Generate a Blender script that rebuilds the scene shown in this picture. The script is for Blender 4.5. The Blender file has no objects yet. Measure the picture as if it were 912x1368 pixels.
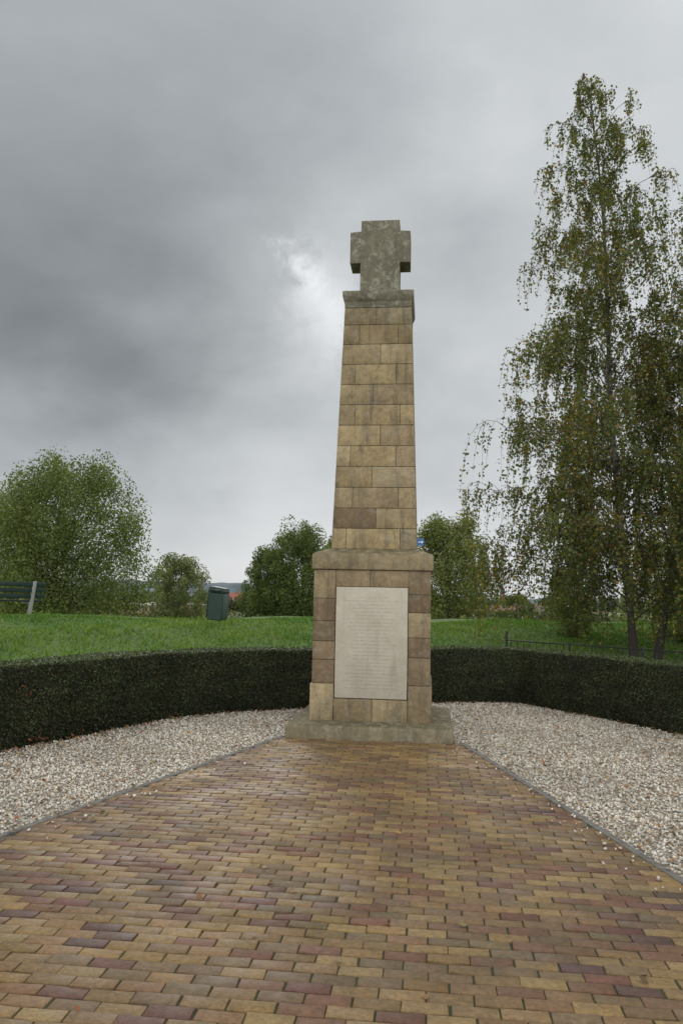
import bpy, bmesh, math, random
import numpy as np
from mathutils import Matrix, Vector
random.seed(7); rng=np.random.default_rng(11)
S=bpy.context.scene
COL=S.collection
rad=math.radians

# ------------------------------------------------------------------ helpers
def add(ob,parent=None):
    COL.objects.link(ob)
    if parent is not None: ob.parent=parent
    return ob
def empty(name,loc=(0,0,0),label=None,cat=None,group=None,rz=0):
    e=bpy.data.objects.new(name,None); e.empty_display_size=.2; e.location=loc; e.rotation_euler=(0,0,rz); add(e)
    if label: e["label"]=label
    if cat: e["category"]=cat
    if group: e["group"]=group
    return e
def np_mesh(name,V,F,col=None,mat=None,smooth=False,parent=None):
    V=np.asarray(V,dtype=np.float32); F=np.asarray(F,dtype=np.int32)
    me=bpy.data.meshes.new(name); m,k=F.shape
    me.vertices.add(len(V)); me.vertices.foreach_set('co',V.ravel())
    me.loops.add(m*k); me.loops.foreach_set('vertex_index',F.ravel())
    me.polygons.add(m); me.polygons.foreach_set('loop_start',np.arange(0,m*k,k,dtype=np.int32))
    me.polygons.foreach_set('loop_total',np.full(m,k,dtype=np.int32))
    if smooth: me.polygons.foreach_set('use_smooth',np.ones(m,dtype=bool))
    me.update(calc_edges=True)
    if col is not None:
        a=me.attributes.new('col','FLOAT_COLOR','FACE')
        c=np.ones((m,4),dtype=np.float32); c[:,:3]=col; a.data.foreach_set('color',c.ravel())
    if mat: me.materials.append(mat)
    ob=bpy.data.objects.new(name,me); add(ob,parent); return ob
class NT:
    def __init__(s,tree): s.t=tree; s.n=tree.nodes; s.l=tree.links
    def link(s,a,b): s.l.new(a,b)
    def math(s,op,a,b=None,clamp=False):
        n=s.n.new('ShaderNodeMath'); n.operation=op; n.use_clamp=clamp
        for i,v in enumerate((a,b)):
            if v is None: continue
            if isinstance(v,(int,float)): n.inputs[i].default_value=v
            else: s.l.new(v,n.inputs[i])
        return n.outputs[0]
    def noise(s,vec,scale,detail=4,rough=.55,dist=0,color=False):
        n=s.n.new('ShaderNodeTexNoise'); n.inputs['Scale'].default_value=scale; n.inputs['Detail'].default_value=detail
        n.inputs['Roughness'].default_value=rough; n.inputs['Distortion'].default_value=dist
        if vec is not None: s.l.new(vec,n.inputs['Vector'])
        return n.outputs['Color'] if color else n.outputs['Fac']
    def mapping(s,vec,scale=(1,1,1),loc=(0,0,0)):
        n=s.n.new('ShaderNodeMapping'); n.inputs['Scale'].default_value=scale; n.inputs['Location'].default_value=loc
        s.l.new(vec,n.inputs['Vector']); return n.outputs[0]
    def ramp(s,f,a,b,c0=(0,0,0),c1=(1,1,1)):
        n=s.n.new('ShaderNodeValToRGB'); e=n.color_ramp.elements
        e[0].position=a; e[1].position=b; e[0].color=(*c0,1); e[1].color=(*c1,1); s.l.new(f,n.inputs[0]); return n.outputs[0]
    def mix(s,f,a,b,mode='MIX'):
        n=s.n.new('ShaderNodeMix'); n.data_type='RGBA'; n.blend_type=mode
        for inp,v in ((n.inputs[0],f),(n.inputs[6],a),(n.inputs[7],b)):
            if isinstance(v,(int,float)): inp.default_value=v
            elif isinstance(v,tuple): inp.default_value=(*v,1)
            else: s.l.new(v,inp)
        return n.outputs[2]
    def obj(s): return s.n.new('ShaderNodeTexCoord').outputs['Object']
    def attr(s,name='col'):
        n=s.n.new('ShaderNodeAttribute'); n.attribute_name=name; return n.outputs['Color']
    def bump(s,h,strength=.3,dist=.01):
        n=s.n.new('ShaderNodeBump'); n.inputs['Strength'].default_value=strength; n.inputs['Distance'].default_value=dist
        s.l.new(h,n.inputs['Height']); return n.outputs[0]
def new_mat(name):
    m=bpy.data.materials.new(name); m.use_nodes=True; t=NT(m.node_tree); b=m.node_tree.nodes['Principled BSDF']
    return m,t,b
def plain(name,c,rough=.6,metal=0,var=.25,scale=6,bump=.1):
    m,t,b=new_mat(name); o=t.obj(); n=t.noise(o,scale,5,.6)
    k=t.ramp(n,.3,.7,(1-var,)*3,(1+var*.5,)*3); t.link(t.mix(1.0,tuple(c),k,'MULTIPLY'),b.inputs['Base Color'])
    b.inputs['Roughness'].default_value=rough; b.inputs['Metallic'].default_value=metal
    if bump: t.link(t.bump(t.noise(o,scale*8,3),bump,.005),b.inputs['Normal'])
    return m
def leaf_mat(name,trans=.35,rough=.55):
    m,t,b=new_mat(name); a=t.attr(); t.link(a,b.inputs['Base Color']); b.inputs['Roughness'].default_value=rough
    b.inputs['Specular IOR Level'].default_value=.3
    tr=t.n.new('ShaderNodeBsdfTranslucent'); t.link(t.mix(1.0,a,(1.5,1.5,.8),'MULTIPLY'),tr.inputs[0])
    mx=t.n.new('ShaderNodeMixShader'); mx.inputs[0].default_value=trans
    t.link(b.outputs[0],mx.inputs[1]); t.link(tr.outputs[0],mx.inputs[2]); t.link(mx.outputs[0],t.n['Material Output'].inputs[0])
    return m
def stone_mat(name,base=None,lichen=0.,moss=0.,streak=.5,bumpk=.55):
    m,t,b=new_mat(name); o=t.obj()
    c=t.attr() if base is None else None
    if base is not None: c=t.mix(0.0,tuple(base),(0,0,0))
    big=t.ramp(t.noise(o,2.2,6,.65,.4),.28,.72,(.68,.65,.62),(1.18,1.16,1.12)); c=t.mix(1.0,c,big,'MULTIPLY')
    fine=t.ramp(t.noise(o,70,4,.7),.3,.7,(.78,.78,.78),(1.15,1.15,1.15)); c=t.mix(1.0,c,fine,'MULTIPLY')
    md_=t.ramp(t.noise(o,16,5,.7,.3),.3,.7,(.78,.77,.76),(1.14,1.14,1.13)); c=t.mix(1.0,c,md_,'MULTIPLY')
    st=t.ramp(t.noise(t.mapping(o,(9,9,.9)),1.0,5,.6,.3),.50,.72); c=t.mix(t.math('MULTIPLY',st,streak),c,(.080,.068,.050))
    bl=t.ramp(t.noise(o,7,6,.7,.8),.54,.66); c=t.mix(t.math('MULTIPLY',bl,.45),c,(.10,.082,.058))
    if lichen>0:
        l=t.ramp(t.noise(t.mapping(o,(1,1,1),(3,1,7)),9,6,.68,.6),.52,.62); c=t.mix(t.math('MULTIPLY',l,lichen),c,(.38,.37,.29))
        l2=t.ramp(t.noise(t.mapping(o,(1,1,1),(9,4,2)),16,5,.65),.53,.65); c=t.mix(t.math('MULTIPLY',l2,lichen),c,(.11,.11,.075))
    if moss>0:
        g=t.n.new('ShaderNodeNewGeometry'); sp=t.n.new('ShaderNodeSeparateXYZ'); t.link(g.outputs['Normal'],sp.inputs[0])
        up=t.math('MULTIPLY',sp.outputs[2],moss,True); ms=t.ramp(t.noise(o,11,5,.7),.35,.6)
        c=t.mix(t.math('MULTIPLY',up,ms,True),c,(.095,.085,.045))
    t.link(c,b.inputs['Base Color']); b.inputs['Roughness'].default_value=.88; b.inputs['Specular IOR Level'].default_value=.3
    hh=t.math('ADD',t.noise(o,45,6,.7),t.math('MULTIPLY',t.noise(o,9,4),.8)); t.link(t.bump(hh,bumpk,.008),b.inputs['Normal'])
    return m
def boxes_mesh(name,boxes,mat,parent=None,bevel=.006,warp=None,seg=2):
    V=[];F=[];C=[]
    for (x0,x1,y0,y1,z0,z1,c) in boxes:
        i=len(V); V+=[(x0,y0,z0),(x1,y0,z0),(x1,y1,z0),(x0,y1,z0),(x0,y0,z1),(x1,y0,z1),(x1,y1,z1),(x0,y1,z1)]
        F+=[(i,i+3,i+2,i+1),(i+4,i+5,i+6,i+7),(i,i+1,i+5,i+4),(i+1,i+2,i+6,i+5),(i+2,i+3,i+7,i+6),(i+3,i,i+4,i+7)]; C+=[c]*6
    V=np.array(V,float)
    if warp: V=warp(V)
    ob=np_mesh(name,V,F,np.array(C),mat,parent=parent)
    if bevel:
        md=ob.modifiers.new('bevel','BEVEL'); md.width=bevel; md.segments=seg; md.limit_method='ANGLE'
    return ob
def prism(name,poly,y0,y1,mat,parent=None,bevel=.01,seg=2):
    bm=bmesh.new(); a=[bm.verts.new((x,y0,z)) for x,z in poly]; b=[bm.verts.new((x,y1,z)) for x,z in poly]
    bm.faces.new(a); bm.faces.new(b[::-1]); n=len(poly)
    for i in range(n): bm.faces.new((a[i],b[i],b[(i+1)%n],a[(i+1)%n]))
    bmesh.ops.recalc_face_normals(bm,faces=bm.faces); me=bpy.data.meshes.new(name); bm.to_mesh(me); bm.free(); me.materials.append(mat)
    ob=add(bpy.data.objects.new(name,me),parent)
    if bevel:
        md=ob.modifiers.new('bevel','BEVEL'); md.width=bevel; md.segments=seg; md.limit_method='ANGLE'
    return ob
def frustum(name,levels,mat,parent=None,bevel=.008):
    V=[];F=[]
    for hw,z in levels: V+=[(-hw,-hw,z),(hw,-hw,z),(hw,hw,z),(-hw,hw,z)]
    for k in range(len(levels)-1):
        a=4*k
        for i in range(4): F.append((a+i,a+(i+1)%4,a+4+(i+1)%4,a+4+i))
    F.append((3,2,1,0)); a=4*(len(levels)-1); F.append((a,a+1,a+2,a+3))
    ob=np_mesh(name,V,F,None,mat,parent=parent)
    if bevel:
        md=ob.modifiers.new('bevel','BEVEL'); md.width=bevel; md.segments=2; md.limit_method='ANGLE'
    return ob

# ------------------------------------------------------------------ terrain
def sstep(a,b,x): t=np.clip((x-a)/(b-a),0,1); return t*t*(3-2*t)
def ground_z(x,y):
    x=np.asarray(x,float); y=np.asarray(y,float)
    u=(y-.5*np.clip(x,-40,40)-12.3)/1.118
    z=1.0*sstep(-9.2,-0.6,u)*(.5+.5*sstep(-9.2,-3,u)) - 4.0*sstep(2.5,16,u)
    z+=(.05*np.sin(x*.9+y*.35)+.035*np.sin(x*2.3-y*1.7+1.))*sstep(-8,-4,u)
    return z
def gz(x,y): return float(ground_z(x,y))
xs=np.sinh(np.linspace(-6.2,6.2,221))*12.5; ys=np.sinh(np.linspace(-5.2,6.2,221))*12.5+6
X,Y=np.meshgrid(xs,ys); Z=ground_z(X,Y)-.03
n=len(xs); idx=np.arange(n*len(ys)).reshape(len(ys),n)
F=np.stack([idx[:-1,:-1],idx[:-1,1:],idx[1:,1:],idx[1:,:-1]],-1).reshape(-1,4)
m,t,b=new_mat('grass_ground'); o=t.obj()
c=t.mix(t.ramp(t.noise(o,.8,5,.6),.35,.65),(.065,.130,.022),(.115,.180,.036))
c=t.mix(t.ramp(t.noise(o,9,4,.7),.45,.7),c,(.045,.085,.016))
far=t.ramp(t.noise(t.mapping(o,(.01,.03,1)),1.0,4,.6),.42,.58); c2=t.mix(far,(.10,.14,.05),(.19,.165,.09))
g=t.n.new('ShaderNodeSeparateXYZ'); t.link(o,g.inputs[0]); ff=t.math('DIVIDE',t.math('SUBTRACT',g.outputs[1],60),80,True)
c=t.mix(ff,c,c2); t.link(c,b.inputs['Base Color']); b.inputs['Roughness'].default_value=.9
t.link(t.bump(t.noise(o,14,5,.7),.8,.06),b.inputs['Normal'])
gr=np_mesh('ground',np.stack([X.ravel(),Y.ravel(),Z.ravel()],1),F,None,m,True); gr["kind"]="structure"; gr["label"]="green grass land rising to a low dike"

HL=[(-7.2,-10.5),(-4.75,-5.2),(-3.60,-2.35),(-3.12,-1.1),(-2.68,.15),(-2.02,.92),(-.96,1.65),(1.0,2.8),(2.02,3.05),(3.05,1.6),(3.84,.31),(5.1,-1.9),(8.6,-8.5)]
def dens(P,step):
    P=np.array(P,float); out=[]
    for i in range(len(P)-1):
        p0=P[max(i-1,0)];p1=P[i];p2=P[i+1];p3=P[min(i+2,len(P)-1)]
        k=max(2,int(np.linalg.norm(p2-p1)/step))
        for j in range(k):
            s=j/k; cr=.5*((2*p1)+(-p0+p2)*s+(2*p0-5*p1+4*p2-p3)*s*s+(-p0+3*p1-3*p2+p3)*s**3); out.append(.8*(p1+(p2-p1)*s)+.2*cr)
    out.append(P[-1]); return np.array(out)
HP=dens(HL,.12)
tan=np.gradient(HP,axis=0); tan/=np.linalg.norm(tan,axis=1)[:,None]; HN=np.stack([tan[:,1],-tan[:,0]],1)
def inside(px,py,poly):
    r=np.zeros(len(px),bool); j=len(poly)-1
    for i in range(len(poly)):
        xi,yi=poly[i];xj,yj=poly[j]
        cnd=((yi>py)!=(yj>py))&(px<(xj-xi)*(py-yi)/(yj-yi+1e-12)+xi); r^=cnd; j=i
    return r
# ------------------------------------------------------------------ gravel
m,t,b=new_mat('gravel_bed'); o=t.obj()
v=t.n.new('ShaderNodeTexVoronoi'); v.inputs['Scale'].default_value=44; t.link(o,v.inputs['Vector'])
k=t.n.new('ShaderNodeSeparateColor'); t.link(v.outputs['Color'],k.inputs[0])
c=t.ramp(k.outputs[0],.1,.9,(.28,.23,.17),(.60,.54,.44)); c=t.mix(t.ramp(v.outputs['Distance'],.35,.75),c,(.13,.10,.07))
t.link(c,b.inputs['Base Color']); b.inputs['Roughness'].default_value=.8
t.link(t.bump(t.math('SUBTRACT',1.0,v.outputs['Distance']),1,.02),b.inputs['Normal'])
pl=list(HP)+[(8.6,-13),(-7.2,-13)]
bm=bmesh.new(); vs=[bm.verts.new((p[0],p[1],0)) for p in pl]; f=bm.faces.new(vs[::-1]); bmesh.ops.triangulate(bm,faces=[f])
for f in bm.faces:
    f.normal_update()
    if f.normal.z<0: f.normal_flip()
me=bpy.data.meshes.new('gravel_bed'); bm.to_mesh(me); bm.free(); me.materials.append(m)
gb=add(bpy.data.objects.new('gravel_bed',me)); gb["kind"]="structure"; gb["label"]="bed of pale gravel around the paved path"
def EL(y): return -(0.955+(-.84-y)*.268)
def ER(y): return 1.0+(-.80-y)*.257
N=165000
px=rng.uniform(-6,7,N); py=rng.uniform(-7.2,3.2,N)
ok=inside(px,py,[tuple(p) for p in pl])
inpath=(px>EL(py)-.078)&(px<ER(py)+.078)&(py<-.8)
inpl=(np.abs(px)<.965)&(np.abs(py)<.965)
vis_=((px-.67)/(py+10.1)>-.62)&((px-.67)/(py+10.1)<.40)
ok&=~inpath&~inpl&vis_; px=px[ok];py=py[ok]
ns_=160; sx_=rng.choice([-1,1],ns_); sy_=rng.uniform(-7,-1,ns_); of=np.abs(rng.normal(size=ns_))*.15+.02
px=np.r_[px,np.where(sx_<0,EL(sy_)+of,ER(sy_)-of)]; py=np.r_[py,sy_]; n=len(px); strayz=np.r_[np.zeros(n-ns_),np.full(ns_,.02)]
sz=rng.uniform(.0065,.0152,n)*rng.choice([.8,1,1.15],n)
cube=np.array([(-1,-1,-1),(1,-1,-1),(1,1,-1),(-1,1,-1),(-1,-1,1),(1,-1,1),(1,1,1),(-1,1,1)],float)*.62
J=cube[None]*rng.uniform(.55,1.35,(n,8,3))*np.array([1.15,.9,.7])
q=rng.normal(size=(n,4)); q/=np.linalg.norm(q,axis=1)[:,None]; w,x,y,z=q.T
Rm=np.stack([1-2*(y*y+z*z),2*(x*y-z*w),2*(x*z+y*w),2*(x*y+z*w),1-2*(x*x+z*z),2*(y*z-x*w),2*(x*z-y*w),2*(y*z+x*w),1-2*(x*x+y*y)],1).reshape(n,3,3)
J=np.einsum('nij,nvj->nvi',Rm,J)*sz[:,None,None]+np.stack([px,py,rng.uniform(.002,.015,n)+strayz],1)[:,None]
cf=np.array([(0,3,2,1),(4,5,6,7),(0,1,5,4),(1,2,6,5),(2,3,7,6),(3,0,4,7)])
F=(cf[None]+(np.arange(n)*8)[:,None,None]).reshape(-1,4)
pal=np.array([(.80,.745,.635),(.71,.64,.52),(.61,.52,.395),(.43,.365,.28),(.58,.41,.25),(.86,.82,.73),(.22,.18,.13)])
ci=rng.choice(len(pal),n,p=[.26,.2,.16,.11,.10,.12,.05]); cc=pal[ci]*rng.uniform(.78,1.06,(n,1))
pat=.88+.12*np.sin(px*2.1+1.3*np.sin(py*1.7))*np.sin(py*2.6+px); cc=cc*pat[:,None]
m,t,b=new_mat('gravel_stone'); t.link(t.attr(),b.inputs['Base Color']); b.inputs['Roughness'].default_value=.6
gs=np_mesh('gravel',J.reshape(-1,3),F,np.repeat(cc,6,axis=0),m); gs["kind"]="stuff"; gs["label"]="loose creamy white and tan gravel stones"

# ------------------------------------------------------------------ brick paving
m,t,b=new_mat('joint_sand'); o=t.obj(); c=t.mix(t.ramp(t.noise(o,5,5,.7),.35,.52),(.045,.036,.023),(.038,.048,.018)); t.link(c,b.inputs['Base Color']); b.inputs['Roughness'].default_value=.95
YF=-13.0
V=[(-.955,-.84,.0095),(1.0,-.80,.0095),(ER(YF),YF,.0095),(EL(YF),YF,.0095)]
js=np_mesh('path_bedding',V,[(3,2,1,0)],None,m); js["kind"]="structure"; js["label"]="dark sand and moss in the paving joints"
bl,bw,jt=.186,.083,.0060
bx=[]; row=0; yy=-.86
while yy>-9.9:
    y1=yy; y0=yy-bw; ym=(y0+y1)/2; xl=EL(ym); xr=ER(ym)
    off=(row%2)*.5*(bl+jt)+rng.normal()*.007
    k0=int(math.floor((xl-off)/(bl+jt)))-1; k1=int(math.ceil((xr-off)/(bl+jt)))+1
    for k in range(k0,k1):
        a=off+k*(bl+jt); e=a+bl
        if e<xl+.03 or a>xr-.03: continue
        jx=rng.normal()*.0016; jy=rng.normal()*.0018
        bx.append((a+jx,e+jx+rng.normal()*.0014,y0+jy,y1+jy+rng.normal()*.001))
    yy-=bw+jt; row+=1
bx=np.array(bx); n=len(bx)
x0,x1,y0,y1=bx.T; i=.0032
zt=.017+rng.normal(size=n)*.0013; tx=rng.normal(size=n)*.0010; ty=rng.normal(size=n)*.0010
def ring(ins,dz,tilt=1):
    return np.stack([np.stack([x0+ins,y0+ins,zt+dz-tilt*tx-tilt*ty],1),np.stack([x1-ins,y0+ins,zt+dz+tilt*tx-tilt*ty],1),np.stack([x1-ins,y1-ins,zt+dz+tilt*tx+tilt*ty],1),np.stack([x0+ins,y1-ins,zt+dz-tilt*tx+tilt*ty],1)],1)
P=np.concatenate([ring(i,0),ring(.0012,-.0016),ring(0,-.005),ring(0,-.03,0)],1)
P+=np.concatenate([rng.normal(size=(n,4,3))*.0008]*4,1)
P[:,:,0]=np.clip(P[:,:,0],EL(P[:,:,1]),ER(P[:,:,1]))
fl=[(0,1,2,3)]
for r in range(3):
    for q_ in range(4): fl.append((4*(r+1)+q_,4*(r+1)+(q_+1)%4,4*r+(q_+1)%4,4*r+q_))
fl=np.array(fl); F=(fl[None]+(np.arange(n)*16)[:,None,None]).reshape(-1,4)
xc=(x0+x1)/2; yc=(y0+y1)/2
pal=np.array([(.232,.147,.060),(.200,.123,.054),(.170,.088,.047),(.140,.064,.041),(.098,.056,.040),(.255,.168,.070),(.160,.104,.054)])
centre=np.exp(-((xc-.15)/1.3)**2)*.5+.35*np.sin(xc*1.3+yc*1.1)*np.sin(yc*.9-xc*.5)
u=rng.uniform(size=n)+centre*.26-.02
ci=np.select([u>.88,u>.58,u>.34,u>.16,u>.05],[5,0,1,2,3],4); ci=np.where(rng.uniform(size=n)<.18,6,ci)
bc=pal[ci]*rng.uniform(.87,1.13,(n,1))+rng.normal(size=(n,3))*.0035
m,t,b=new_mat('clinker_brick'); o=t.obj(); c=t.attr()
c=t.mix(1.0,c,t.ramp(t.noise(o,38,5,.7,.5),.3,.72,(.62,.61,.60),(1.32,1.30,1.22)),'MULTIPLY')
c=t.mix(1.0,c,t.ramp(t.noise(o,1.3,5,.65),.3,.7,(.74,.74,.73),(1.14,1.13,1.1)),'MULTIPLY')
c=t.mix(t.math('MULTIPLY',t.ramp(t.noise(o,130,3,.7),.58,.70),.6),c,(.05,.038,.028))
c=t.mix(t.math('MULTIPLY',t.ramp(t.noise(t.mapping(o,(1,1,1),(5,3,0)),11,6,.8),.62,.75),.22),c,(.26,.21,.13))
c=t.mix(t.math('MULTIPLY',t.ramp(t.noise(t.mapping(o,(1,1,1),(2,8,0)),4,6,.75),.55,.72),.40),c,(.072,.070,.033))
t.link(c,b.inputs['Base Color'])
t.link(t.ramp(t.noise(o,2.2,6,.65),.35,.65,(.46,)*3,(.76,)*3),b.inputs['Roughness']); b.inputs['Specular IOR Level'].default_value=.38
t.link(t.bump(t.math('ADD',t.noise(o,75,5,.7),t.math('MULTIPLY',t.noise(o,18,4,.6),1.0)),.7,.006),b.inputs['Normal'])
pv=np_mesh('paving',P.reshape(-1,3),F,np.clip(np.repeat(bc,13,axis=0),.01,1),m); pv["kind"]="structure"; pv["label"]="path of ochre, brown and dull red clinker bricks"
em=plain('edging_concrete',(.15,.14,.12),.85,0,.45,14,.4)
def strip(s):
    V=[];F=[]
    e=EL if s<0 else ER
    for ya in np.arange(-.86,-10,-1.0):
        yb=ya-.992; i=len(V); w=.058*s; z=.021
        V+=[(e(ya)+.004*s,ya,-.05),(e(ya)+w,ya,-.05),(e(yb)+w,yb,-.05),(e(yb)+.004*s,yb,-.05),(e(ya)+.004*s,ya,z),(e(ya)+w,ya,z),(e(yb)+w,yb,z),(e(yb)+.004*s,yb,z)]
        F+=[tuple(i+q_ for q_ in f_) for f_ in cf]
    ob=np_mesh('path_edging',V,F,None,em); ob["kind"]="structure"; ob["label"]="narrow grey concrete edging strip of the path"
    bm=bmesh.new(); bm.from_mesh(ob.data); bmesh.ops.recalc_face_normals(bm,faces=bm.faces); bm.to_mesh(ob.data); bm.free()
    md=ob.modifiers.new('b','BEVEL'); md.width=.005; md.segments=2
strip(-1); strip(1)

# ------------------------------------------------------------------ memorial
mem=empty('war_memorial',(0,0,0),"tall tapering tan stone war memorial topped by a weathered cross","monument")
MB=stone_mat('stone_blocks',None,.22,.5,.6); MC=stone_mat('stone_cross',(.235,.212,.158),.62,.5,.55); MP=stone_mat('stone_plinth',(.28,.24,.155),.3,1.0,.6)
MK=stone_mat('stone_cornice',(.345,.275,.165),.28,.9,.6)
mort=(.10,.08,.052)
def tone(k=1.,dark=.12):
    base=random.choice([(.415,.318,.182),(.385,.296,.174),(.435,.343,.203),(.36,.27,.164),(.405,.303,.166),(.375,.302,.192),(.425,.326,.180)])
    f=random.uniform(.86,1.10)*k
    if random.random()<dark: base=random.choice([(.26,.185,.112),(.245,.19,.122),(.27,.20,.118)])
    return tuple(c*f for c in base)
frustum('plinth',[(.95,-.05),(.95,.15),(.935,.166),(.70,.195)],MP,mem,.010)
G=.0028
def course(out,hw,z0,z1,js_,k=1.,dark=.12):
    xs_=[-hw]+js_+[hw]
    for a,b_ in zip(xs_[:-1],xs_[1:]):
        out.append((a+G*(a>-hw),b_-G*(b_<hw),-hw,-G,z0+G,z1-G,tone(k,dark)))
        out.append((a+G*(a>-hw),b_-G*(b_<hw),G,hw,z0+G,z1-G,tone(k,dark)))
hb=.708
bs=[(-hb+.01,hb-.01,-hb+.01,hb-.01,.19,.44,mort)]
for (xa,xb,zt_) in ((-hb,-.43,.612),(-.43,.02,.445),(.02,.43,.445),(.43,hb,.612)):
    bs.append((xa+(G if xa>-hb else 0),xb-(G if xb<hb else 0),-hb,-.2,.188,zt_-G,tone(.84)))
for xa,xb in ((-hb,0),(0,hb)): bs.append((xa+(G if xa==0 else 0),xb-(G if xb==0 else 0),-.2+2*G,hb,.188,.612-G,tone(.84)))
boxes_mesh('base_course',bs,MB,mem,.005)
hw=.690
bs=[(-hw+.01,hw-.01,-hw+.01,hw-.01,.60,1.93,mort)]
zl=[.612,.885,1.10,1.335,1.60,1.94]; zr=[.612,.93,1.16,1.45,1.66,1.94]
for zz,xa,xb in ((zl,-hw,-.43),(zr,.43,hw)):
    for j_,(a,b_) in enumerate(zip(zz[:-1],zz[1:])):
        dk=tone(.88,1.) if (j_ in (0,2,3) and xa<0) or (j_ in (1,3) and xa>0) else tone(.88,.1)
        bs.append((xa,xb,-hw,-.25,a+G,b_-G,dk)); bs.append((xa,xb,-.25+2*G,.25,a+G,b_-G,tone(.88))); bs.append((xa,xb,.25+2*G,hw,a+G,b_-G,tone(.88)))
for xa,xb in ((-.43,-.02),(-.02,.43)): bs.append((xa+G,xb-G,-hw,-.3,1.745,1.937,tone(.92)))
for a,b_ in zip(zl[:-1],zl[1:]): bs.append((-.43+G,.43-G,.3,hw,a+G,b_-G,tone(.88)))
boxes_mesh('pedestal',bs,MB,mem,.0045)
frustum('cornice',[(.708,1.942),(.715,1.95),(.715,2.118),(.704,2.134),(.535,2.20)],MK,mem,.005)
zc=[2.2,2.45,2.70,2.955,3.215,3.475,3.735,3.995,4.255,4.515,4.775,5.03,5.255]
jl=[[-.34,.32],[.02],[-.28,.30],[-.04],[-.33,.27],[.06],[-.29,.33],[-.05],[-.31,.28],[.05],[-.27,.31],[-.02]]
bs=[(-.506,.506,-.506,.506,2.195,5.25,mort)]
for i in range(12): course(bs,.514,zc[i],zc[i+1],list(jl[i]),1.0 if i<10 else .86,.05)
def taper(V):
    f=1+(.812-1)*np.clip((V[:,2]-2.2)/(5.26-2.2),0,1); V[:,0]*=f; V[:,1]*=f; return V
boxes_mesh('shaft',bs,MB,mem,.0045,taper)
frustum('capstone',[(.419,5.257),(.421,5.335),(.43,5.345),(.448,5.40),(.448,5.465),(.44,5.473),(.30,5.48)],MC,mem,.004)
z0=5.478
prism('cross',[(-.256,z0),(.256,z0),(.256,5.95),(.392,5.95),(.392,6.375),(.25,6.385),(.25,6.53),(-.25,6.53),(-.25,6.385),(-.392,6.375),(-.392,5.95),(-.256,5.95)],-.17,.17,MC,mem,.008)
m,t,b=new_mat('inscription_stone'); o=t.obj(); sp=t.n.new('ShaderNodeSeparateXYZ'); t.link(o,sp.inputs[0])
c=t.mix(t.ramp(t.noise(o,4,6,.65),.3,.7),(.44,.385,.295),(.56,.505,.405))
c=t.mix(1.0,c,t.ramp(t.noise(o,90,3,.7),.3,.7,(.86,.86,.86),(1.08,1.08,1.08)),'MULTIPLY')
P_=.042
rz=t.math('DIVIDE',sp.outputs[2],P_); fr=t.math('FRACT',rz); ri=t.math('FLOOR',rz)
band=t.math('MULTIPLY',t.math('GREATER_THAN',fr,.28),t.math('LESS_THAN',fr,.72))
wn=t.n.new('ShaderNodeTexWhiteNoise'); wn.noise_dimensions='1D'; t.link(ri,wn.inputs['W'])
half=t.math('ADD',.16,t.math('MULTIPLY',wn.outputs[0],.18)); rowm=t.math('LESS_THAN',t.math('ABSOLUTE',sp.outputs[0]),half)
cb=t.n.new('ShaderNodeCombineXYZ'); t.link(t.math('MULTIPLY',sp.outputs[0],85),cb.inputs[0]); t.link(t.math('MULTIPLY',rz,3.2),cb.inputs[1]); t.link(ri,cb.inputs[2])
gl=t.ramp(t.noise(cb.outputs[0],1.6,1,.5),.48,.54)
zok=t.math('MULTIPLY',t.math('GREATER_THAN',sp.outputs[2],.53),t.math('LESS_THAN',sp.outputs[2],1.62))
msk=t.math('MULTIPLY',t.math('MULTIPLY',band,rowm),t.math('MULTIPLY',gl,zok)); c=t.mix(t.math('MULTIPLY',msk,.38),c,(.2,.17,.13))
c=t.mix(t.math('MULTIPLY',t.ramp(t.noise(t.mapping(o,(7,7,.8)),1,5,.6),.54,.75),.4),c,(.20,.165,.115))
t.link(c,b.inputs['Base Color']); b.inputs['Roughness'].default_value=.8; t.link(t.bump(t.noise(o,60,5,.6),.25,.003),b.inputs['Normal'])
boxes_mesh('inscription_panel',[(-.419,.422,-.704,-.60,.452,1.738,(1,1,1))],m,mem,.004)

# ------------------------------------------------------------------ hedge
hm,t,b=new_mat('hedge_core'); o=t.obj(); t.link(t.mix(t.ramp(t.noise(o,25,4,.7),.4,.65),(.012,.015,.007),(.045,.038,.021)),b.inputs['Base Color']); b.inputs['Roughness'].default_value=1
HO=np.array([-2.6,.3,0])
hedge=empty('hedge',tuple(HO),"long low clipped dark green box hedge curving behind the memorial","hedge")
T=.62; H=.86
k=len(HP)
wob=lambda a:.006*np.sin(a*3.1)+.005*np.sin(a*7.7+1)
sarc=np.cumsum(np.r_[0,np.linalg.norm(np.diff(HP,axis=0),axis=1)])
prof=[(-.03,-.03),(-.01,.25),(-.01,H-.04),(-.025,H-.025),(-T+.025,H-.025),(-T+.01,H-.04),(-T,-.03)]
V=[]
for (d,z) in prof:
    zz=np.full(k,z)+(wob(sarc) if z>.5 else 0); q2=HP+HN*(d+wob(sarc*1.7)[:,None]); V.append(np.stack([q2[:,0],q2[:,1],zz],1))
V=np.stack(V,1).reshape(-1,3)-HO; r=len(prof)
idx=np.arange(k*r).reshape(k,r); F=np.stack([idx[:-1,:-1],idx[1:,:-1],idx[1:,1:],idx[:-1,1:]],-1).reshape(-1,4)
np_mesh('branches',V,F,None,hm,parent=hedge)
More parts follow.
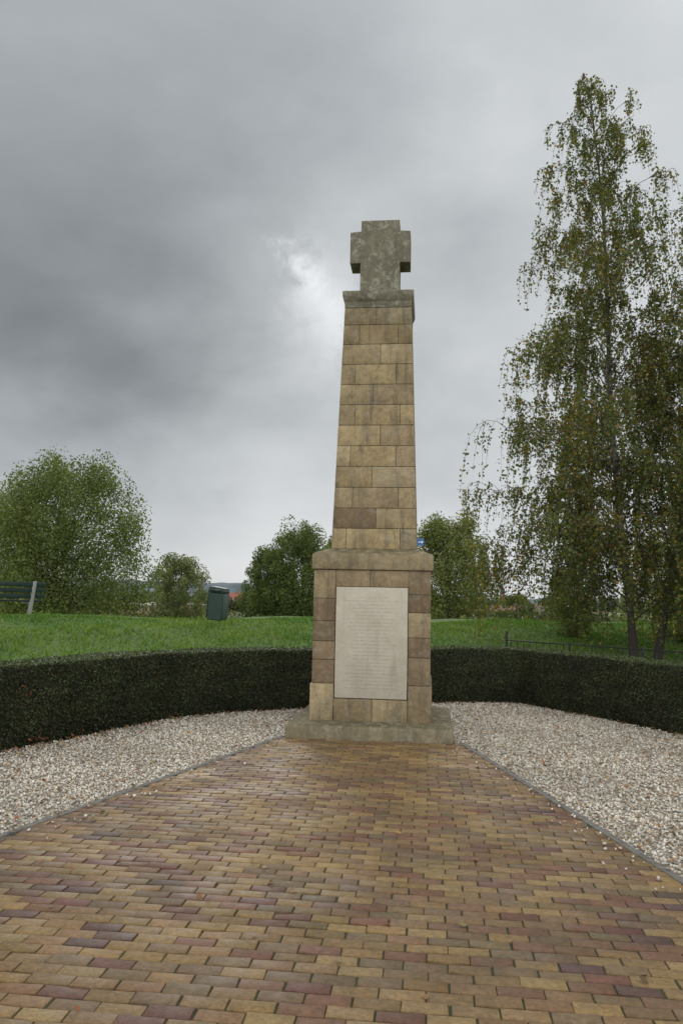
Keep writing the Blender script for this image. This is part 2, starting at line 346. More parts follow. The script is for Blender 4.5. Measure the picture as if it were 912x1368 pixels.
def leaves(C,size,nrm=None,nj=.9,aspect=.6,hang=None):
    n=len(C); N_=rng.normal(size=(n,3))*nj
    if nrm is not None: N_=N_+nrm
    N_/=np.linalg.norm(N_,axis=1)[:,None]+1e-9
    A=rng.normal(size=(n,3)) if hang is None else rng.normal(size=(n,3))*.5+hang
    A-=N_*np.sum(A*N_,1)[:,None]; A/=np.linalg.norm(A,axis=1)[:,None]+1e-9; B=np.cross(N_,A)
    s=np.asarray(size).reshape(-1,1)*.5
    V=np.stack([C-A*s,C+B*s*aspect-A*s*.1,C+A*s,C-B*s*aspect-A*s*.1],1)
    return V.reshape(-1,3),np.arange(n*4).reshape(n,4)
LM=leaf_mat('hedge_leaf',.2,.45)
vis=np.where((HP[:,1]>-3.4))[0]
def hsamp(n):
    f=rng.choice(vis[:-1],n); s=rng.uniform(size=(n,1)); return HP[f]*(1-s)+HP[f+1]*s,HN[f],sarc[f]
C=[];NN=[];CO=[]
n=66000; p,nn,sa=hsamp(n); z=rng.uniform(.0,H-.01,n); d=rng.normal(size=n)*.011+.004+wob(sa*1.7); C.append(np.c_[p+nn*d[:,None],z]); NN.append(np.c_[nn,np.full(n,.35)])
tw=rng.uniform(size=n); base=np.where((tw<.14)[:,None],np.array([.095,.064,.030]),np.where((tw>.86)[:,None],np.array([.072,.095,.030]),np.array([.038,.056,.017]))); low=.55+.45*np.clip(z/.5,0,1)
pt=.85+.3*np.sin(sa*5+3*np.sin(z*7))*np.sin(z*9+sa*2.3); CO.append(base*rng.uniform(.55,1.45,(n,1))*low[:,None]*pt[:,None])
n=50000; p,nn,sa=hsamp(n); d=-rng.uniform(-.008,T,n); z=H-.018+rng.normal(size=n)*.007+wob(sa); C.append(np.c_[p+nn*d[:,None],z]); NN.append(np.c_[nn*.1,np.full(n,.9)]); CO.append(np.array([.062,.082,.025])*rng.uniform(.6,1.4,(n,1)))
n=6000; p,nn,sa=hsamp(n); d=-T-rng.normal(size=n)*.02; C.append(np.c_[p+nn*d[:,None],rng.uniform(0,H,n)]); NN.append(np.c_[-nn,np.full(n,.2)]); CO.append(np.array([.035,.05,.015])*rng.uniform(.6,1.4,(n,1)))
for cx,cy,cz,nr in ((-3.48,-2.15,.60,12),(-3.36,-2.0,.10,26),(-3.2,-1.5,.06,16),(3.4,1.05,.74,6),(-2.68,.1,.06,14)):
    c3=np.array([cx,cy,cz])+rng.normal(size=(nr,3))*np.array([.05,.08,.04])+np.array([.03,0,0]); C.append(c3); NN.append(np.tile([.8,-.4,.3],(nr,1))); CO.append(np.array([.22,.070,.030])*rng.uniform(.5,1.3,(nr,1)))
C=np.concatenate(C);NN=np.concatenate(NN);CO=np.concatenate(CO)
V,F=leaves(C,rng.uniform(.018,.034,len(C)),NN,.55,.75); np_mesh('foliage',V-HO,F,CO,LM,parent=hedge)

# ------------------------------------------------------------------ grass blades
N=190000
gx=rng.uniform(-16,14,N); gy=rng.uniform(-1,20,N)
u=(gy-.5*gx-12.3)/1.118; ta=(gx-.67)/(gy+10.1)
hp=[tuple(p+nrm*(-T-.05)) for p,nrm in zip(HP,HN)]+[(8.6,-13),(-7.2,-13)]
ok=(u>-9)&(u<1.2)&~inside(gx,gy,hp)&(ta>-.62)&(ta<.4); gx=gx[ok];gy=gy[ok]; n=len(gx)
tuft=np.clip(np.sin(gx*3.1+1.7*np.sin(gy*2.3))*np.sin(gy*3.7+gx*1.3),0,1)
h=rng.uniform(.02,.065,n)*(1+.4*np.sin(gx*1.1+gy*.7)*np.sin(gy*1.9)+1.1*tuft**2); a=rng.uniform(0,6.283,n); w=rng.uniform(.010,.024,n); zb=ground_z(gx,gy)-.035
le=rng.normal(size=(n,2))*.045
V=np.stack([np.stack([gx-np.cos(a)*w,gy-np.sin(a)*w,zb],1),np.stack([gx+np.cos(a)*w,gy+np.sin(a)*w,zb],1),np.stack([gx+le[:,0],gy+le[:,1],zb+h+.02],1)],1)
tn=np.clip(.5+.5*np.sin(gx*.8+1.5*np.sin(gy*.6))+.3*np.sin(gx*2.7+gy*3.1),0,1); gc=(np.array([.090,.185,.026])*(1-tn[:,None])+np.array([.150,.230,.042])*tn[:,None])*rng.uniform(.6,1.3,(n,1))
dry=rng.uniform(size=n)<.03; gc[dry]=np.array([.25,.23,.10])
gg=np_mesh('grass',V.reshape(-1,3),np.arange(n*3).reshape(n,3),gc,leaf_mat('grass_blade',.35,.6)); gg["kind"]="stuff"; gg["label"]="lush green grass on the dike slope"

# ------------------------------------------------------------------ fallen leaves
n=12000
lx=rng.uniform(-4.5,5.5,n); ly=rng.uniform(-8.5,2.8,n); ok=inside(lx,ly,[tuple(p) for p in pl])&~((np.abs(lx)<.97)&(np.abs(ly)<.97)); lx=lx[ok];ly=ly[ok]
onp=(lx>EL(ly))&(lx<ER(ly))&(ly<-.8)
cl=.55+.45*np.sin(lx*2.3+1.1*np.sin(ly*1.9))*np.sin(ly*2.1+lx)
kp=np.where(onp,rng.uniform(size=len(lx))<.025,rng.uniform(size=len(lx))<np.where(lx>0,1.,.42)*cl); lx=lx[kp];ly=ly[kp]
e1=1500; i_=rng.integers(0,len(HP)-1,e1); q2=HP[i_]+HN[i_]*np.abs(rng.normal(size=(e1,1)))*.17+HN[i_]*.04; lx=np.r_[lx,q2[:,0]]; ly=np.r_[ly,q2[:,1]]
onp=(lx>EL(ly))&(lx<ER(ly))&(ly<-.8)
n=len(lx); C=np.c_[lx,ly,np.where(onp,.026,.033)+rng.uniform(0,.006,n)]; V,F=leaves(C,rng.uniform(.022,.052,n),np.tile([0,0,1.],(n,1)),.28,.8)
pal=np.array([(.24,.12,.045),(.32,.18,.05),(.15,.085,.04),(.27,.095,.04),(.18,.14,.055),(.29,.13,.038)]); ll=np_mesh('fallen_leaves',V,F,pal[rng.integers(0,6,n)]*rng.uniform(.7,1.2,(n,1)),leaf_mat('dry_leaf',.12)); ll["kind"]="stuff"; ll["label"]="brown and yellow fallen leaves scattered around"

# ------------------------------------------------------------------ trees
def tubes(paths,k=5):
    V=[];F=[];off=0
    for pts,rr in paths:
        pts=np.asarray(pts,float); rr=np.asarray(rr,float); d=np.gradient(pts,axis=0); d/=np.linalg.norm(d,axis=1)[:,None]+1e-9
        ref=np.where(np.abs(d[:,2:3])>.9,np.array([[1.,0,0]]),np.array([[0,0,1.]])); a=np.cross(d,ref); a/=np.linalg.norm(a,axis=1)[:,None]+1e-9; b=np.cross(d,a)
        th=np.arange(k)/k*2*math.pi; R_=pts[:,None]+rr[:,None,None]*(np.cos(th)[None,:,None]*a[:,None]+np.sin(th)[None,:,None]*b[:,None])
        V.append(R_.reshape(-1,3)); m_=len(pts); id_=np.arange(m_*k).reshape(m_,k)+off; nx=np.roll(id_,-1,axis=1)
        F.append(np.stack([id_[:-1],nx[:-1],nx[1:],id_[1:]],-1).reshape(-1,4)); off+=m_*k
    return np.concatenate(V),np.concatenate(F)
bark=stone_mat('bark_grey',(.070,.055,.040),.1,.3,.6)
m,t,b=new_mat('bark_birch'); o=t.obj(); sp=t.n.new('ShaderNodeSeparateXYZ'); t.link(o,sp.inputs[0])
up=t.math('DIVIDE',t.math('SUBTRACT',sp.outputs[2],.6),3.0,True); nz=t.ramp(t.noise(t.mapping(o,(3,3,9)),1.3,5,.7),.44,.58)
c=t.mix(t.math('MULTIPLY',up,nz),(.055,.043,.033),(.26,.24,.20)); t.link(c,b.inputs['Base Color']); b.inputs['Roughness'].default_value=.9; t.link(t.bump(t.noise(t.mapping(o,(1,1,.3)),30,5,.7),.8,.02),b.inputs['Normal'])
barkb=m
TL=leaf_mat('tree_leaf',.38,.5); BLf=leaf_mat('birch_leaf',.45,.45)
def qb(p0,p1,p2,n): s=np.linspace(0,1,n)[:,None]; return (1-s)**2*p0+2*s*(1-s)*p1+s*s*p2
def birch(x,y,height,lean,R,nl,seed,label,r0=.16,low=.16,lsz=.062,kk=1.,bow=0.):
    r=np.random.default_rng(seed); z=gz(x,y)-.05
    root=empty('birch_tree',(x,y,z),label,"tree")
    tt=np.linspace(0,1,16); tr=np.stack([lean[0]*tt**1.2+bow*np.sin(tt*math.pi)+.14*np.sin(tt*7+seed)*tt,lean[1]*tt**1.2+.1*np.sin(tt*6+seed*2)*tt,height*tt],1)
    tr_r=r0*(1-tt)**.85+.008; tr_r[0]*=1.35
    thick=[(tr,tr_r)]; thin=[]; LC=[]
    def at(s): f=s*15; i=min(int(f),14); return tr[i]*(1-(f-i))+tr[i+1]*(f-i)
    def strand(p,L,out):
        L=min(L,max(.2,p[2]-.35))
        n_=5; s=np.linspace(0,1,n_)[:,None]; sway=np.array([r.normal()*.08,r.normal()*.08,0])
        pts=p+out*L*.18*np.sqrt(s)+np.array([0,0,-1])*L*s**1.2+sway*s*L+np.array([0,0,.05*L])*np.sin(s*math.pi)
        thin.append((pts,np.linspace(.0045,.002,n_)))
        m_=int(L*25*kk)+2; q=r.uniform(.0,1,m_)*(n_-1); i=q.astype(int).clip(0,n_-2); f=(q-i)[:,None]
        LC.append(pts[i]*(1-f)+pts[i+1]*f+r.normal(size=(m_,3))*.040)
    for i in range(nl):
        s=low+(.985-low)*((i+r.uniform(0,1))/nl)**.96; p=at(s); az=i*2.399+r.normal()*.35
        sh=(1-((s-low)/(1-low)))
        L=R*(.03+1.0*sh**.80)*r.uniform(.5,1.0)
        o_=np.array([math.cos(az),math.sin(az),0]); upk=.30+1.6*s
        p2=p+o_*L+np.array([0,0,L*upk*.6]); p1=p+o_*L*.42+np.array([0,0,L*upk*.8]); path=qb(p,p1,p2,8)
        rb=max(.008,r0*.20*(1-s)**.7+.004)*r.uniform(.8,1.2); thick.append((path,np.linspace(rb,.004,8)))
        ns=int(2.5+L*4.6)
        for j in range(ns):
            f=r.uniform(.15,1); k_=f*7; a=min(int(k_),6); q=path[a]*(1-(k_-a))+path[a+1]*(k_-a)
            az2=az+r.choice([-1,1])*r.uniform(.3,1.3); l2=L*r.uniform(.12,.30)*(1.15-f*.5)+.10; o2=np.array([math.cos(az2),math.sin(az2),0])
            e=q+o2*l2+np.array([0,0,l2*r.uniform(.0,.7)]); sub=qb(q,q+o2*l2*.5+np.array([0,0,l2*.55]),e,4); thin.append((sub,np.linspace(.007,.004,4)))
            for h_ in range(r.integers(2,5)):
                g=r.uniform(.2,1)*3; a=min(int(g),2); qq=sub[a]*(1-(g-a))+sub[a+1]*(g-a); strand(qq,r.uniform(.25,1.25)*(.34+1.05*sh),o2+r.normal(size=3)*.3*np.array([1,1,0]))
        for _ in range(2): strand(path[-1-_],r.uniform(.6,1.3)*(.30+1.05*sh),o_)
    V,F=tubes(thick,6); np_mesh('trunk',V,F,None,barkb,True,root)
    V,F=tubes(thin,3); np_mesh('twigs',V,F,None,bark,False,root)
    LCc=np.concatenate(LC); keep=(LCc[:,2]>.3)&(r.uniform(size=len(LCc))<1.0-.35*np.clip((LCc[:,2]/height-.65)/.35,0,1)); LCc=LCc[keep]; n_=len(LCc)
    V,F=leaves(LCc,r.uniform(.6,1.25,n_)*lsz,None,1,.8,np.array([0,0,-1.0]))
    yl=r.uniform(size=n_); patch=np.sin(LCc[:,0]*2.2+LCc[:,2]*1.1)*.5+.5
    base=np.where((yl<.12+.18*patch)[:,None],np.array([.26,.19,.05]),np.where((yl>.93)[:,None],np.array([.17,.10,.04]),np.array([.108,.138,.038])))
    np_mesh('crown',V,F,base*r.uniform(.65,1.35,(n_,1)),BLf,False,root)
    return n_
birch(5.18,8.3,13.8,(-.80,-.1),3.85,118,3,"tall drooping birch with sparse yellow-green leaves behind the hedge",.080,.07,.070,1.08,-.12)
birch(5.68,8.5,11.7,(2.3,.3),3.5,84,8,"drooping birch with a dark leaning trunk beside another birch",.084,.09,.070,1.05,.2)
birch(7.6,9.9,10.5,(.9,.2),2.8,42,15,"slender birch with drooping branches at the hedge",.085,.08,.078,1.)

def tree(name,x,y,z,height,R,label,seed,col=(.055,.085,.022),col2=(.09,.11,.03),lsz=.17,nclump=150,per=120,low=.12,shape=.5,trunk=.2,group=None,up=1.0,lump=.07,cs=.105,pw=.45):
    r=np.random.default_rng(seed); root=empty(name,(x,y,z),label,"tree" if name!='bush' else "bush",group)
    ch=height*(1-low); thick=[]
    tt=np.linspace(0,1,9); tr=np.stack([.02*height*np.sin(tt*4+seed),.02*height*np.cos(tt*3+seed)-.02*height,height*.85*tt],1); thick.append((tr,trunk*(1-tt)**.8+.02))
    def env(h): return np.clip((np.sin(np.clip(h,0,1)**shape*math.pi*.94+.12)),0,1)**pw
    ph=r.uniform(0,6.28,6)
    h=r.uniform(.02,.97,nclump); az=r.uniform(0,6.283,nclump)
    lum=1+lump*(np.sin(az*2+ph[0]+h*3)+.7*np.sin(az*3+ph[1]-h*6)+.5*np.sin(az*5+ph[2]+h*9))/1.5
    rr=R*.96*env(h)*lum*np.sqrt(r.uniform(.05,1,nclump)); hz=height*low+ch*h*(.94+.03*np.sin(az*3+ph[3]))
    C=np.stack([rr*np.cos(az),rr*np.sin(az),hz],1)
    for i in r.choice(nclump,min(nclump,46),replace=False):
        s=np.clip((C[i,2]/height)*.72-.05,.08,.9)*8; a=min(int(s),7); p=tr[a]*(1-(s-a))+tr[a+1]*(s-a)
        mid=(p+C[i])/2+np.array([0,0,-.04*height]); thick.append((qb(p,mid,C[i],5),np.linspace(trunk*.25,trunk*.04,5)))
    V,F=tubes(thick,5); np_mesh('trunk',V,F,None,bark,True,root)
    cn=r.integers(int(per*.5),int(per*1.5),nclump); ix=np.repeat(np.arange(nclump),cn); n_=len(ix)
    sc=(R*cs*r.uniform(.6,1.3,nclump))[ix][:,None]*np.array([1,1,1.2*up])
    g=r.normal(size=(n_,3)); gn=np.linalg.norm(g,axis=1)[:,None]; g*=np.minimum(1,1.5/gn); P=C[ix]+g*sc
    P[:,2]=np.maximum(P[:,2],.1)
    tone_=r.uniform(.68,1.36,nclump)[ix][:,None]; ym=np.clip(r.uniform(-.3,1.2,nclump)[ix]+r.normal(size=n_)*.2,0,1)[:,None]
    co=(np.array(col)*(1-ym)+np.array(col2)*ym)*tone_*r.uniform(.85,1.15,(n_,1))
    V,F=leaves(P,r.uniform(.6,1.3,n_)*lsz,None,1,.8); np_mesh('crown',V,F,co,TL,False,root)
    return root
Zf=-3.0
G1=(.110,.145,.042);G2=(.180,.210,.066); D1=(.090,.127,.038); D2=(.150,.185,.056)
tree('willow_tree',-18.9,30.9,Zf,12.1,4.6,"large round green tree with a dense leafy crown",21,G1,G2,.125,740,118,.05,1.0,.3,up=1.1)
tree('willow_tree',-25.6,34.5,Zf,11.4,4.3,"broad green tree standing beside a larger one",22,G1,G2,.135,400,110,.06,1.0,.3,up=1.1)
tree('willow_tree',-23.6,66,Zf,8.8,3.2,"small rounded pale green tree in the meadow",23,(.13,.16,.062),(.19,.21,.085),.17,260,85,.12,1.0,.2)
tree('poplar_tree',-8.9,49,Zf,10.6,3.0,"tall pointed green tree on the floodplain",24,D1,D2,.14,440,100,.05,.85,.25,up=1.2)
tree('poplar_tree',-11.5,50.0,Zf,8.6,2.4,"smaller green tree next to a taller one",25,D1,D2,.14,300,95,.05,.92,.2,up=1.2)
tree('poplar_tree',-6.6,54,Zf,9.8,2.4,"green tree partly hidden behind the memorial",26,G1,G2,.15,170,100,.05,.8,.2,up=1.2)
tree('poplar_tree',1.95,40,Zf,10.1,2.95,"yellowish green tree behind the memorial",27,(.115,.15,.045),(.21,.22,.07),.125,420,100,.12,.98,.22,up=1.15)
tree('willow_tree',-.4,46,Zf,7.6,1.8,"low green tree behind the dike",28,G1,G2,.15,110,90,.05,.8,.18)
tree('willow_tree',13.2,62,Zf,8.0,2.6,"green tree seen below the birch branches",29,G1,G2,.18,120,90,.05,.9,.22)
tree('willow_tree',16.5,44,Zf,9.4,3.6,"dense green tree beyond the birches",30,G1,G2,.16,170,100,.05,.9,.22)
tree('bush',4.40,11.0,gz(4.4,11.)-.1,2.3,.70,"leafy green bush at the foot of the birches",31,(.085,.11,.032),(.15,.165,.05),.055,110,65,.0,.8,.03,lump=.35,pw=.6,cs=.17)
tree('bush',7.7,12.3,gz(7.7,12.3)-.1,3.0,1.3,"leafy shrub growing beneath the birches",32,(.10,.13,.04),(.15,.18,.055),.07,130,90,.0,.9,.06)
tree('bush',2.3,26,-1.6,2.6,.9,"low shrub just beyond the dike",33,(.11,.14,.04),(.19,.20,.06),.11,70,80,.0,.9,.05)
tree('willow_tree',9.2,70,Zf,5.6,2.2,"low bushy tree in front of the distant village",34,G1,G2,.18,90,80,.05,.9,.15)

def woods(name,pts,z0,h,th,n,lsz,col,seed,label):
    r=np.random.default_rng(seed); P=np.array(pts,float); L=np.r_[0,np.cumsum(np.linalg.norm(np.diff(P,axis=0),axis=1))]; s=r.uniform(0,L[-1],n)
    x=np.interp(s,L,P[:,0])+r.normal(size=n)*th; y=np.interp(s,L,P[:,1])+r.normal(size=n)*th
    top=h*(.55+.28*np.sin(s/h*.55+seed)+.2*np.sin(s/h*1.37+2*seed)+.1*np.sin(s/h*3.1)); top=np.maximum(top,.12*h)
    z=z0+top*r.uniform(0,1,n)**.8
    V,F=leaves(np.c_[x,y,z],r.uniform(.6,1.4,n)*lsz,None,1,.8); co=np.array(col)*r.uniform(.6,1.35,(n,1))*(.8+.3*np.sin(s/h*.9)[:,None])
    ob=np_mesh(name,V,F,co,TL); ob["kind"]="stuff"; ob["label"]=label
woods('far_woodland',[(-190,170),(-110,215),(-40,235),(10,240)],Zf,5.5,3,14000,1.1,(.11,.13,.065),1,"far hedgerow of low trees across the meadow")
woods('far_woodland',[(-330,320),(-120,430),(20,450),(200,430),(330,330)],Zf,8,5,16000,2.0,(.10,.125,.09),2,"distant line of trees along the village")
woods('far_woodland',[(8,176),(24,170),(46,165)],Zf-.6,4.0,2.0,2600,.7,(.11,.135,.06),5,"garden trees between the village houses")
woods('meadow_scrub',[(-50,86),(-33,98),(-22,110)],Zf,2.6,2,7000,.4,(.13,.15,.06),3,"scrub along the meadow edge")
woods('meadow_scrub',[(-4,75),(6,90),(20,110),(38,120)],Zf,2.6,2,7000,.4,(.13,.15,.06),4,"scrub below the dike near the village")
def hills(pts,Dn,label,c):
    m=plain('hill_forest_hazy',c,1,0,.5,.02,0); az=np.linspace(-60,60,240); H_=np.interp(az,*zip(*pts))+1.2*np.sin(az*1.7)+.8*np.sin(az*4.1)
    V=[]
    for a,h_ in zip(az,H_):
        for d,k_ in ((0,0),(60,.85),(200,1),(500,0)):
            V.append((math.sin(rad(a))*(Dn+d),math.cos(rad(a))*(Dn+d),Zf-1+max(h_,.5)*k_ if k_ else Zf-1))
    idx=np.arange(240*4).reshape(240,4); F=np.stack([idx[:-1,:-1],idx[1:,:-1],idx[1:,1:],idx[:-1,1:]],-1).reshape(-1,4)
    ob=np_mesh('hill',V,F,None,m,True); ob["kind"]="structure"; ob["label"]=label
hills([(-60,30),(-30,36),(-15,34),(-8,30),(0,18),(5,12),(12,16),(25,20),(60,14)],1500,"distant low wooded hills",(.12,.15,.165))  # bluish tint paints distance haze into the forest colour

# ------------------------------------------------------------------ houses
roofr=plain('roof_tile_red',(.20,.105,.085),.8,0,.3,1.5,0); roofd=plain('roof_tile_dark',(.12,.11,.11),.8,0,.3,1.5,0); ww=plain('wall_white',(.70,.68,.64),.8,0,.1,1,0); wb=plain('wall_brick',(.22,.14,.115),.85,0,.2,2,0); gl=plain('window_glass',(.03,.035,.04),.2,0,.1,1,0)
roofb=plain('roof_tile_bright',(.30,.10,.065),.8,0,.3,1.5,0)
def house(x,y,z,w,d,h,rh,wm,rm,label,rz=0,group="houses of the distant village"):
    e=empty('house',(x,y,z),label,"house",group,rz)
    boxes_mesh('wall',[(-w/2,w/2,-d/2,d/2,0,h,(1,1,1))],wm,e,0)
    rf=prism('roof',[(-w/2-.25,h-.02),(w/2+.25,h-.02),(w/2+.25-.4,h+rh),(-w/2-.25+.4,h+rh)],-d/2-.3,d/2+.3,rm,e,0)
    for v in rf.data.vertices:
        if v.co.z>h+.5*rh: v.co.y*=.04
    boxes_mesh('chimney',[(w*.25,w*.25+.6,-.3,.3,h+rh*.5,h+rh+.7,(1,1,1))],wb,e,0)
    k_=max(2,int(w/2.5))
    for i in range(k_):
        xx=-w/2+w*(i+.5)/k_
        if i==k_//2: boxes_mesh('door',[(xx-.5,xx+.5,-d/2-.06,-d/2-.01,0,2.1,(1,1,1))],wb if wm is ww else gl,e,0)
        else: boxes_mesh('window',[(xx-.6,xx+.6,-d/2-.06,-d/2-.01,.9,2.1,(1,1,1))],gl,e,0)
house(-61.5,239,Zf,7,6,2.8,3.0,ww,roofb,"white house with a steep red tiled roof",.3)
house(-57.0,236,Zf,4,5,2.6,1.4,ww,roofd,"small white outbuilding with a dark roof",-.2)
k=0
for (pxa,D,w,wm,rm,lb) in ((5.2,225,8,wb,roofr,"brick house with a red tiled roof"),(6.0,205,6.5,ww,roofr,"white cottage with a red roof"),(6.9,215,7,wb,roofd,"brick house with a dark roof"),(7.5,195,6.5,ww,roofd,"white house with a grey roof"),(8.3,205,6,ww,roofr,"pale house with a red roof among trees"),(4.3,240,8,wb,roofr,"red roofed brick farmhouse")):
    house(.67+D*math.sin(rad(pxa)),-10.1+D*math.cos(rad(pxa)),Zf-.6,w,5.5,2.4,1.8,wm,rm,lb,.3*((k%3)-1)); k+=1
mc=plain('caravan_panel',(.34,.21,.15),.6,0,.15,1,0); mw=plain('caravan_roof',(.6,.57,.52),.6,0,.1,1,0)
for i,a in enumerate((-20.6,-19.5,-18.4,-16.6)):
    D=185+6*i; e=empty('chalet',(.67+D*math.sin(rad(a)),-10.1+D*math.cos(rad(a)),Zf),"low brown holiday chalet with a pale roof","chalet","row of holiday chalets",.35)
    boxes_mesh('wall',[(-3.2,3.2,-1.6,1.6,.2,2.3,(1,1,1))],mc,e,.05); prism('roof',[(-3.4,2.28),(3.4,2.28),(3.4,2.4),(0,2.85),(-3.4,2.4)],-1.8,1.8,mw,e,0)
    for xx in (-2,0,2): boxes_mesh('window',[(xx-.5,xx+.5,-1.66,-1.605,1.1,1.9,(1,1,1))],gl,e,0)
e=empty('church',(.67+650*math.sin(rad(5.1)),-10.1+650*math.cos(rad(5.1)),Zf),"distant brick church with a pointed spire","church")
tg=plain('church_slate',(.14,.15,.16),.8,0,.2,1,0)
boxes_mesh('tower',[(-1.9,1.9,-1.9,1.9,0,12,(1,1,1))],wb,e,0); boxes_mesh('nave',[(1.92,16,-4,4,0,5,(1,1,1))],wb,e,0); frustum('spire',[(2.1,11.98),(1.4,14),(.55,18),(.05,22)],tg,e,0)
rf=prism('roof',[(1.95,4.98),(16.2,4.98),(16.2,9),(1.95,9)],-4.3,4.3,roofd,e,0)
for v in rf.data.vertices:
    if v.co.z>7: v.co.y*=.03

# ------------------------------------------------------------------ bench
gmt=plain('bench_green',(.013,.034,.026),.55,0,.3,5,.1); conc=plain('bench_concrete',(.40,.40,.38),.8,0,.25,12,.3)
bx_,by_=-9.45,7.5
be=empty('park_bench',(bx_,by_,gz(bx_,by_)-.03),"dark green slatted park bench with pale grey supports on grass","bench",None,rad(48))
boxes_mesh('backrest',[(-1.25,1.25,-.08-.04*i,-.045-.04*i,.50+.14*i,.60+.14*i,(1,1,1)) for i in range(3)],gmt,be,.006)
boxes_mesh('seat',[(-1.25,1.25,.02+.14*i,.14+.14*i,.42,.455,(1,1,1)) for i in range(3)],gmt,be,.006)
for xx in (-.95,.95):
    lg=prism('leg',[(.04,0),(.14,0),(.03,.36),(.44,.36),(.44,.41),(-.02,.41),(-.17,.90),(-.24,.90),(-.09,.42)],-.035,.035,conc,be,.008); lg.rotation_euler=(0,0,rad(90)); lg.location=(xx,0,0)
# ------------------------------------------------------------------ litter bin
bg=plain('bin_green',(.010,.034,.022),.5,0,.3,6,.05); bgl=plain('bin_rim',(.07,.11,.09),.5,0,.2,6,.05)
x_,y_=-4.52,9.2; lb=empty('litter_bin',(x_,y_,gz(x_,y_)-.03),"dark green metal litter bin with a sloping lid on the dike","litter bin",None,rad(-8)); lb.rotation_euler=(0,rad(3.5),rad(-8))
prism('body',[(-.19,.08),(.19,.08),(.205,.70),(.205,.74),(-.205,.74),(-.205,.70)],-.17,.17,bg,lb,.02,3)
prism('lid',[(-.215,.743),(.215,.743),(.215,.78),(.18,.87),(-.18,.90),(-.215,.82)],-.18,.18,bg,lb,.025,3)
boxes_mesh('opening',[(-.13,.13,-.186,-.182,.77,.84,(1,1,1))],gl,lb,0)
for sx in (-.215,.207): boxes_mesh('rim',[(sx,sx+.008,-.178,.178,.14,.73,(1,1,1))],bgl,lb,.002)
boxes_mesh('post',[(-.03,.03,.175,.23,-.2,.8,(1,1,1))],bgl,lb,.004)
# ------------------------------------------------------------------ sign
sb=plain('sign_blue',(.03,.16,.50),.4,0,.1,5,0); sw=plain('sign_white',(.8,.8,.8),.4,0,.05,5,0); sm=plain('galvanised_post',(.3,.3,.3),.45,.6,.2,8,.05)
sg=empty('street_sign',(.20,11.9,gz(.2,11.9)-.03),"blue street sign on a grey post behind the memorial","sign",None,rad(-8))
V,F=tubes([(np.array([[0,0,-.2],[0,0,1.],[0,0,2.42]]),np.array([.03,.03,.03]))],12); np_mesh('post',V,F,None,sm,True,sg)
prism('sign_plate',[(.035,2.16),(.29,2.16),(.34,2.26),(.29,2.36),(.035,2.36)],-.012,.012,sb,sg,.003)
prism('arrow',[(.16,2.245),(.25,2.245),(.25,2.215),(.31,2.26),(.25,2.305),(.25,2.275),(.16,2.275)],-.016,-.0135,sw,sg,0)
# ------------------------------------------------------------------ railing
rm_=plain('railing_iron',(.02,.022,.02),.5,.3,.3,8,.05)
p0=np.array([2.25,6.7]);p1=np.array([7.6,1.2]); L=np.linalg.norm(p1-p0); ang=math.atan2(p1[1]-p0[1],p1[0]-p0[0])
rl=empty('railing',(p0[0],p0[1],gz(*p0)-.04),"low dark iron railing with slim upright bars","railing",None,ang)
boxes_mesh('rail',[(0,L,-.014,.014,.62,.642,(1,1,1)),(0,L,-.012,.012,.15,.17,(1,1,1))],rm_,rl,.004)
for i in range(6): boxes_mesh('post',[(i*L/5-.018,i*L/5+.018,-.017,.018,-.2,.82 if i==0 else .68,(1,1,1))],rm_,rl,.005)
boxes_mesh('bars',[(a_-.004,a_+.004,-.005,.005,.17,.62,(1,1,1)) for a_ in np.arange(.12,L,.16)],rm_,rl,0)

# ------------------------------------------------------------------ sky and light
SAZ,SEL=rad(-9.2),rad(22.5)
W=bpy.data.worlds.new("World"); S.world=W; W.use_nodes=True; t=NT(W.node_tree); bgd=t.n['Background']
ni=t.n.new('ShaderNodeTexSky'); ni.sky_type='NISHITA'; ni.sun_disc=False; ni.sun_elevation=SEL; ni.sun_rotation=SAZ; ni.air_density=1.0; ni.dust_density=.6
tc=t.n.new('ShaderNodeTexCoord').outputs['Generated']; sp=t.n.new('ShaderNodeSeparateXYZ'); t.link(tc,sp.inputs[0]); x,y,z=sp.outputs
zz=t.math('ADD',t.math('MAXIMUM',z,0),.40); cb=t.n.new('ShaderNodeCombineXYZ'); t.link(t.math('DIVIDE',x,zz),cb.inputs[0]); t.link(t.math('DIVIDE',y,zz),cb.inputs[1])
pc=cb.outputs[0]
nA=t.noise(pc,.9,6,.46,.2); nB=t.noise(t.mapping(pc,(1,1.1,1),(4,2,0)),2.6,6,.54,.2)
nC=t.noise(t.mapping(tc,(1,1,1.5),(1,7,3)),3.6,6,.50,.15); nD=t.noise(t.mapping(tc,(1,1,1),(3,5,2)),20,5,.6,.2); nE=t.noise(t.mapping(tc,(1,1,1.9),(6,2,9)),5.0,6,.52,.3)
az=t.math('ARCTAN2',x,y); el=t.math('ARCSINE',z)
azw=t.math('ADD',az,t.math('MULTIPLY',t.math('SUBTRACT',nC,.5),.55)); elw=t.math('ADD',el,t.math('MULTIPLY',t.math('SUBTRACT',nC,.5),-.26))
azs=t.math('ADD',az,t.math('MULTIPLY',t.math('SUBTRACT',nD,.5),.17)); els=t.math('ADD',el,t.math('MULTIPLY',t.math('SUBTRACT',nD,.5),-.14))
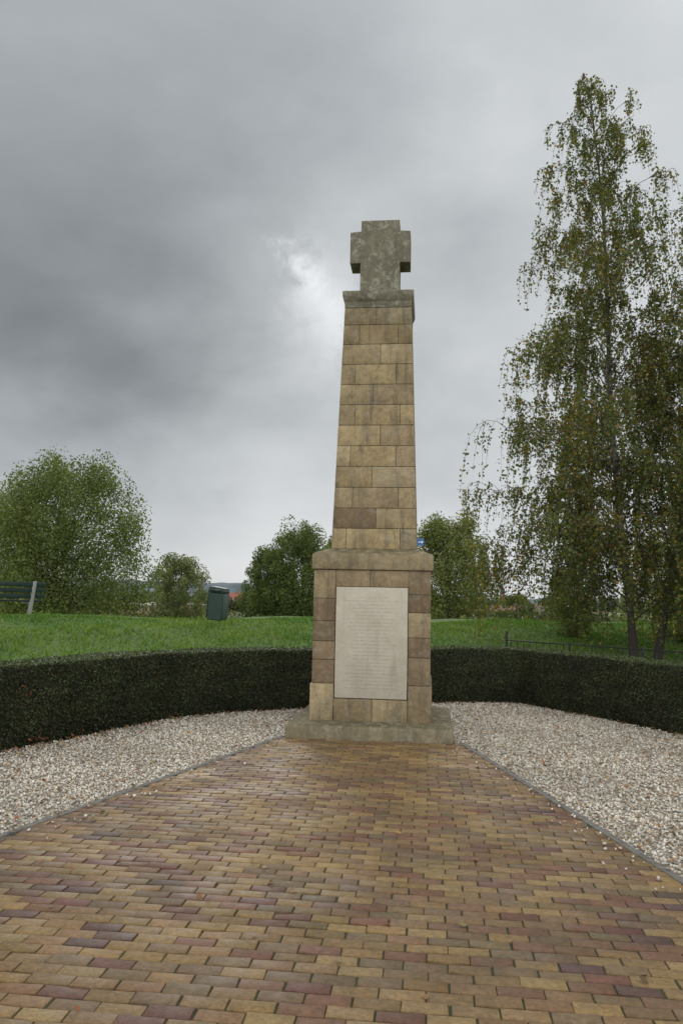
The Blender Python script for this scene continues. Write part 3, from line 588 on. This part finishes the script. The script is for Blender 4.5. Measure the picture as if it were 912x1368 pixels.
def lobe(a0,e0,sa,se,amp,A=None,E=None):
    A=azw if A is None else A; E=elw if E is None else E
    u_=t.math('DIVIDE',t.math('SUBTRACT',A,rad(a0)),rad(sa)); v_=t.math('DIVIDE',t.math('SUBTRACT',E,rad(e0)),rad(se))
    q_=t.math('ADD',t.math('MULTIPLY',u_,u_),t.math('MULTIPLY',v_,v_)); return t.math('MULTIPLY',t.math('EXPONENT',t.math('MULTIPLY',q_,-1)),amp)
L_=t.math('ADD',.65,t.math('MULTIPLY',t.math('SUBTRACT',nA,.5),.22)); L_=t.math('ADD',L_,t.math('MULTIPLY',t.math('SUBTRACT',nB,.5),.11)); L_=t.math('ADD',L_,t.math('MULTIPLY',t.math('SUBTRACT',nC,.5),.12)); L_=t.math('ADD',L_,t.math('MULTIPLY',t.math('SUBTRACT',nE,.5),.17))
for a_ in ((-36,17,30,10,-.30),(-31,32,26,14,-.25),(-8,33,12,10,-.09)): L_=t.math('ADD',L_,lobe(*a_))
L_=t.math('MAXIMUM',L_,.20)
L_=t.math('ADD',L_,lobe(0,1,400,6,.07,az,el))
gw=t.math('ADD',lobe(-9.3,22.6,1.4,1.5,.24,azs,els),lobe(-7.6,20.2,2.4,3.2,.24,azs,els)); L_=t.math('ADD',L_,gw); L_=t.math('ADD',L_,lobe(-7.0,21,7,7,.12,az,el))
L_=t.math('ADD',L_,t.math('MULTIPLY',t.math('MULTIPLY',y,-1,True),1.15))  # added brightness in the unseen sky behind the camera, lights the memorial front
L_=t.math('ADD',L_,t.math('MULTIPLY',t.math('DIVIDE',t.math('SUBTRACT',z,.70),.3,True),.75))  # unseen zenith above the frame brightened too, for more light overall
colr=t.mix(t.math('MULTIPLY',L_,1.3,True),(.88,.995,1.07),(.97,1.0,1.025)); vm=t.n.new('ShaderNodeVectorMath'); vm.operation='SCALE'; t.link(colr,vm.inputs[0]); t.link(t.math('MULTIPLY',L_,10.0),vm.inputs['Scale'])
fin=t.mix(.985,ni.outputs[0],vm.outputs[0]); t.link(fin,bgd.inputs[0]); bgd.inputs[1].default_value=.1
sd=bpy.data.lights.new('sun','SUN'); sd.energy=.8; sd.angle=rad(25); sd.color=(1,.96,.9); so=bpy.data.objects.new('sun',sd); add(so)
dv=Vector((math.sin(SAZ)*math.cos(SEL),math.cos(SAZ)*math.cos(SEL),math.sin(SEL))); so.rotation_euler=dv.to_track_quat('Z','Y').to_euler(); so.location=(0,0,30)

S.view_settings.view_transform='Standard'; S.view_settings.look='None'; S.view_settings.exposure=0; S.view_settings.gamma=1
cam=bpy.data.cameras.new("camera"); co=bpy.data.objects.new("camera",cam); add(co)
cam.sensor_fit='VERTICAL'; cam.sensor_height=36; cam.lens=28; cam.clip_end=20000
co.matrix_world=Matrix.Translation((0.67,-10.1,1.6))@Matrix.Rotation(rad(6.36),4,'Z')@Matrix.Rotation(rad(96.2),4,'X')@Matrix.Rotation(rad(1.15),4,'Z')
S.camera=co
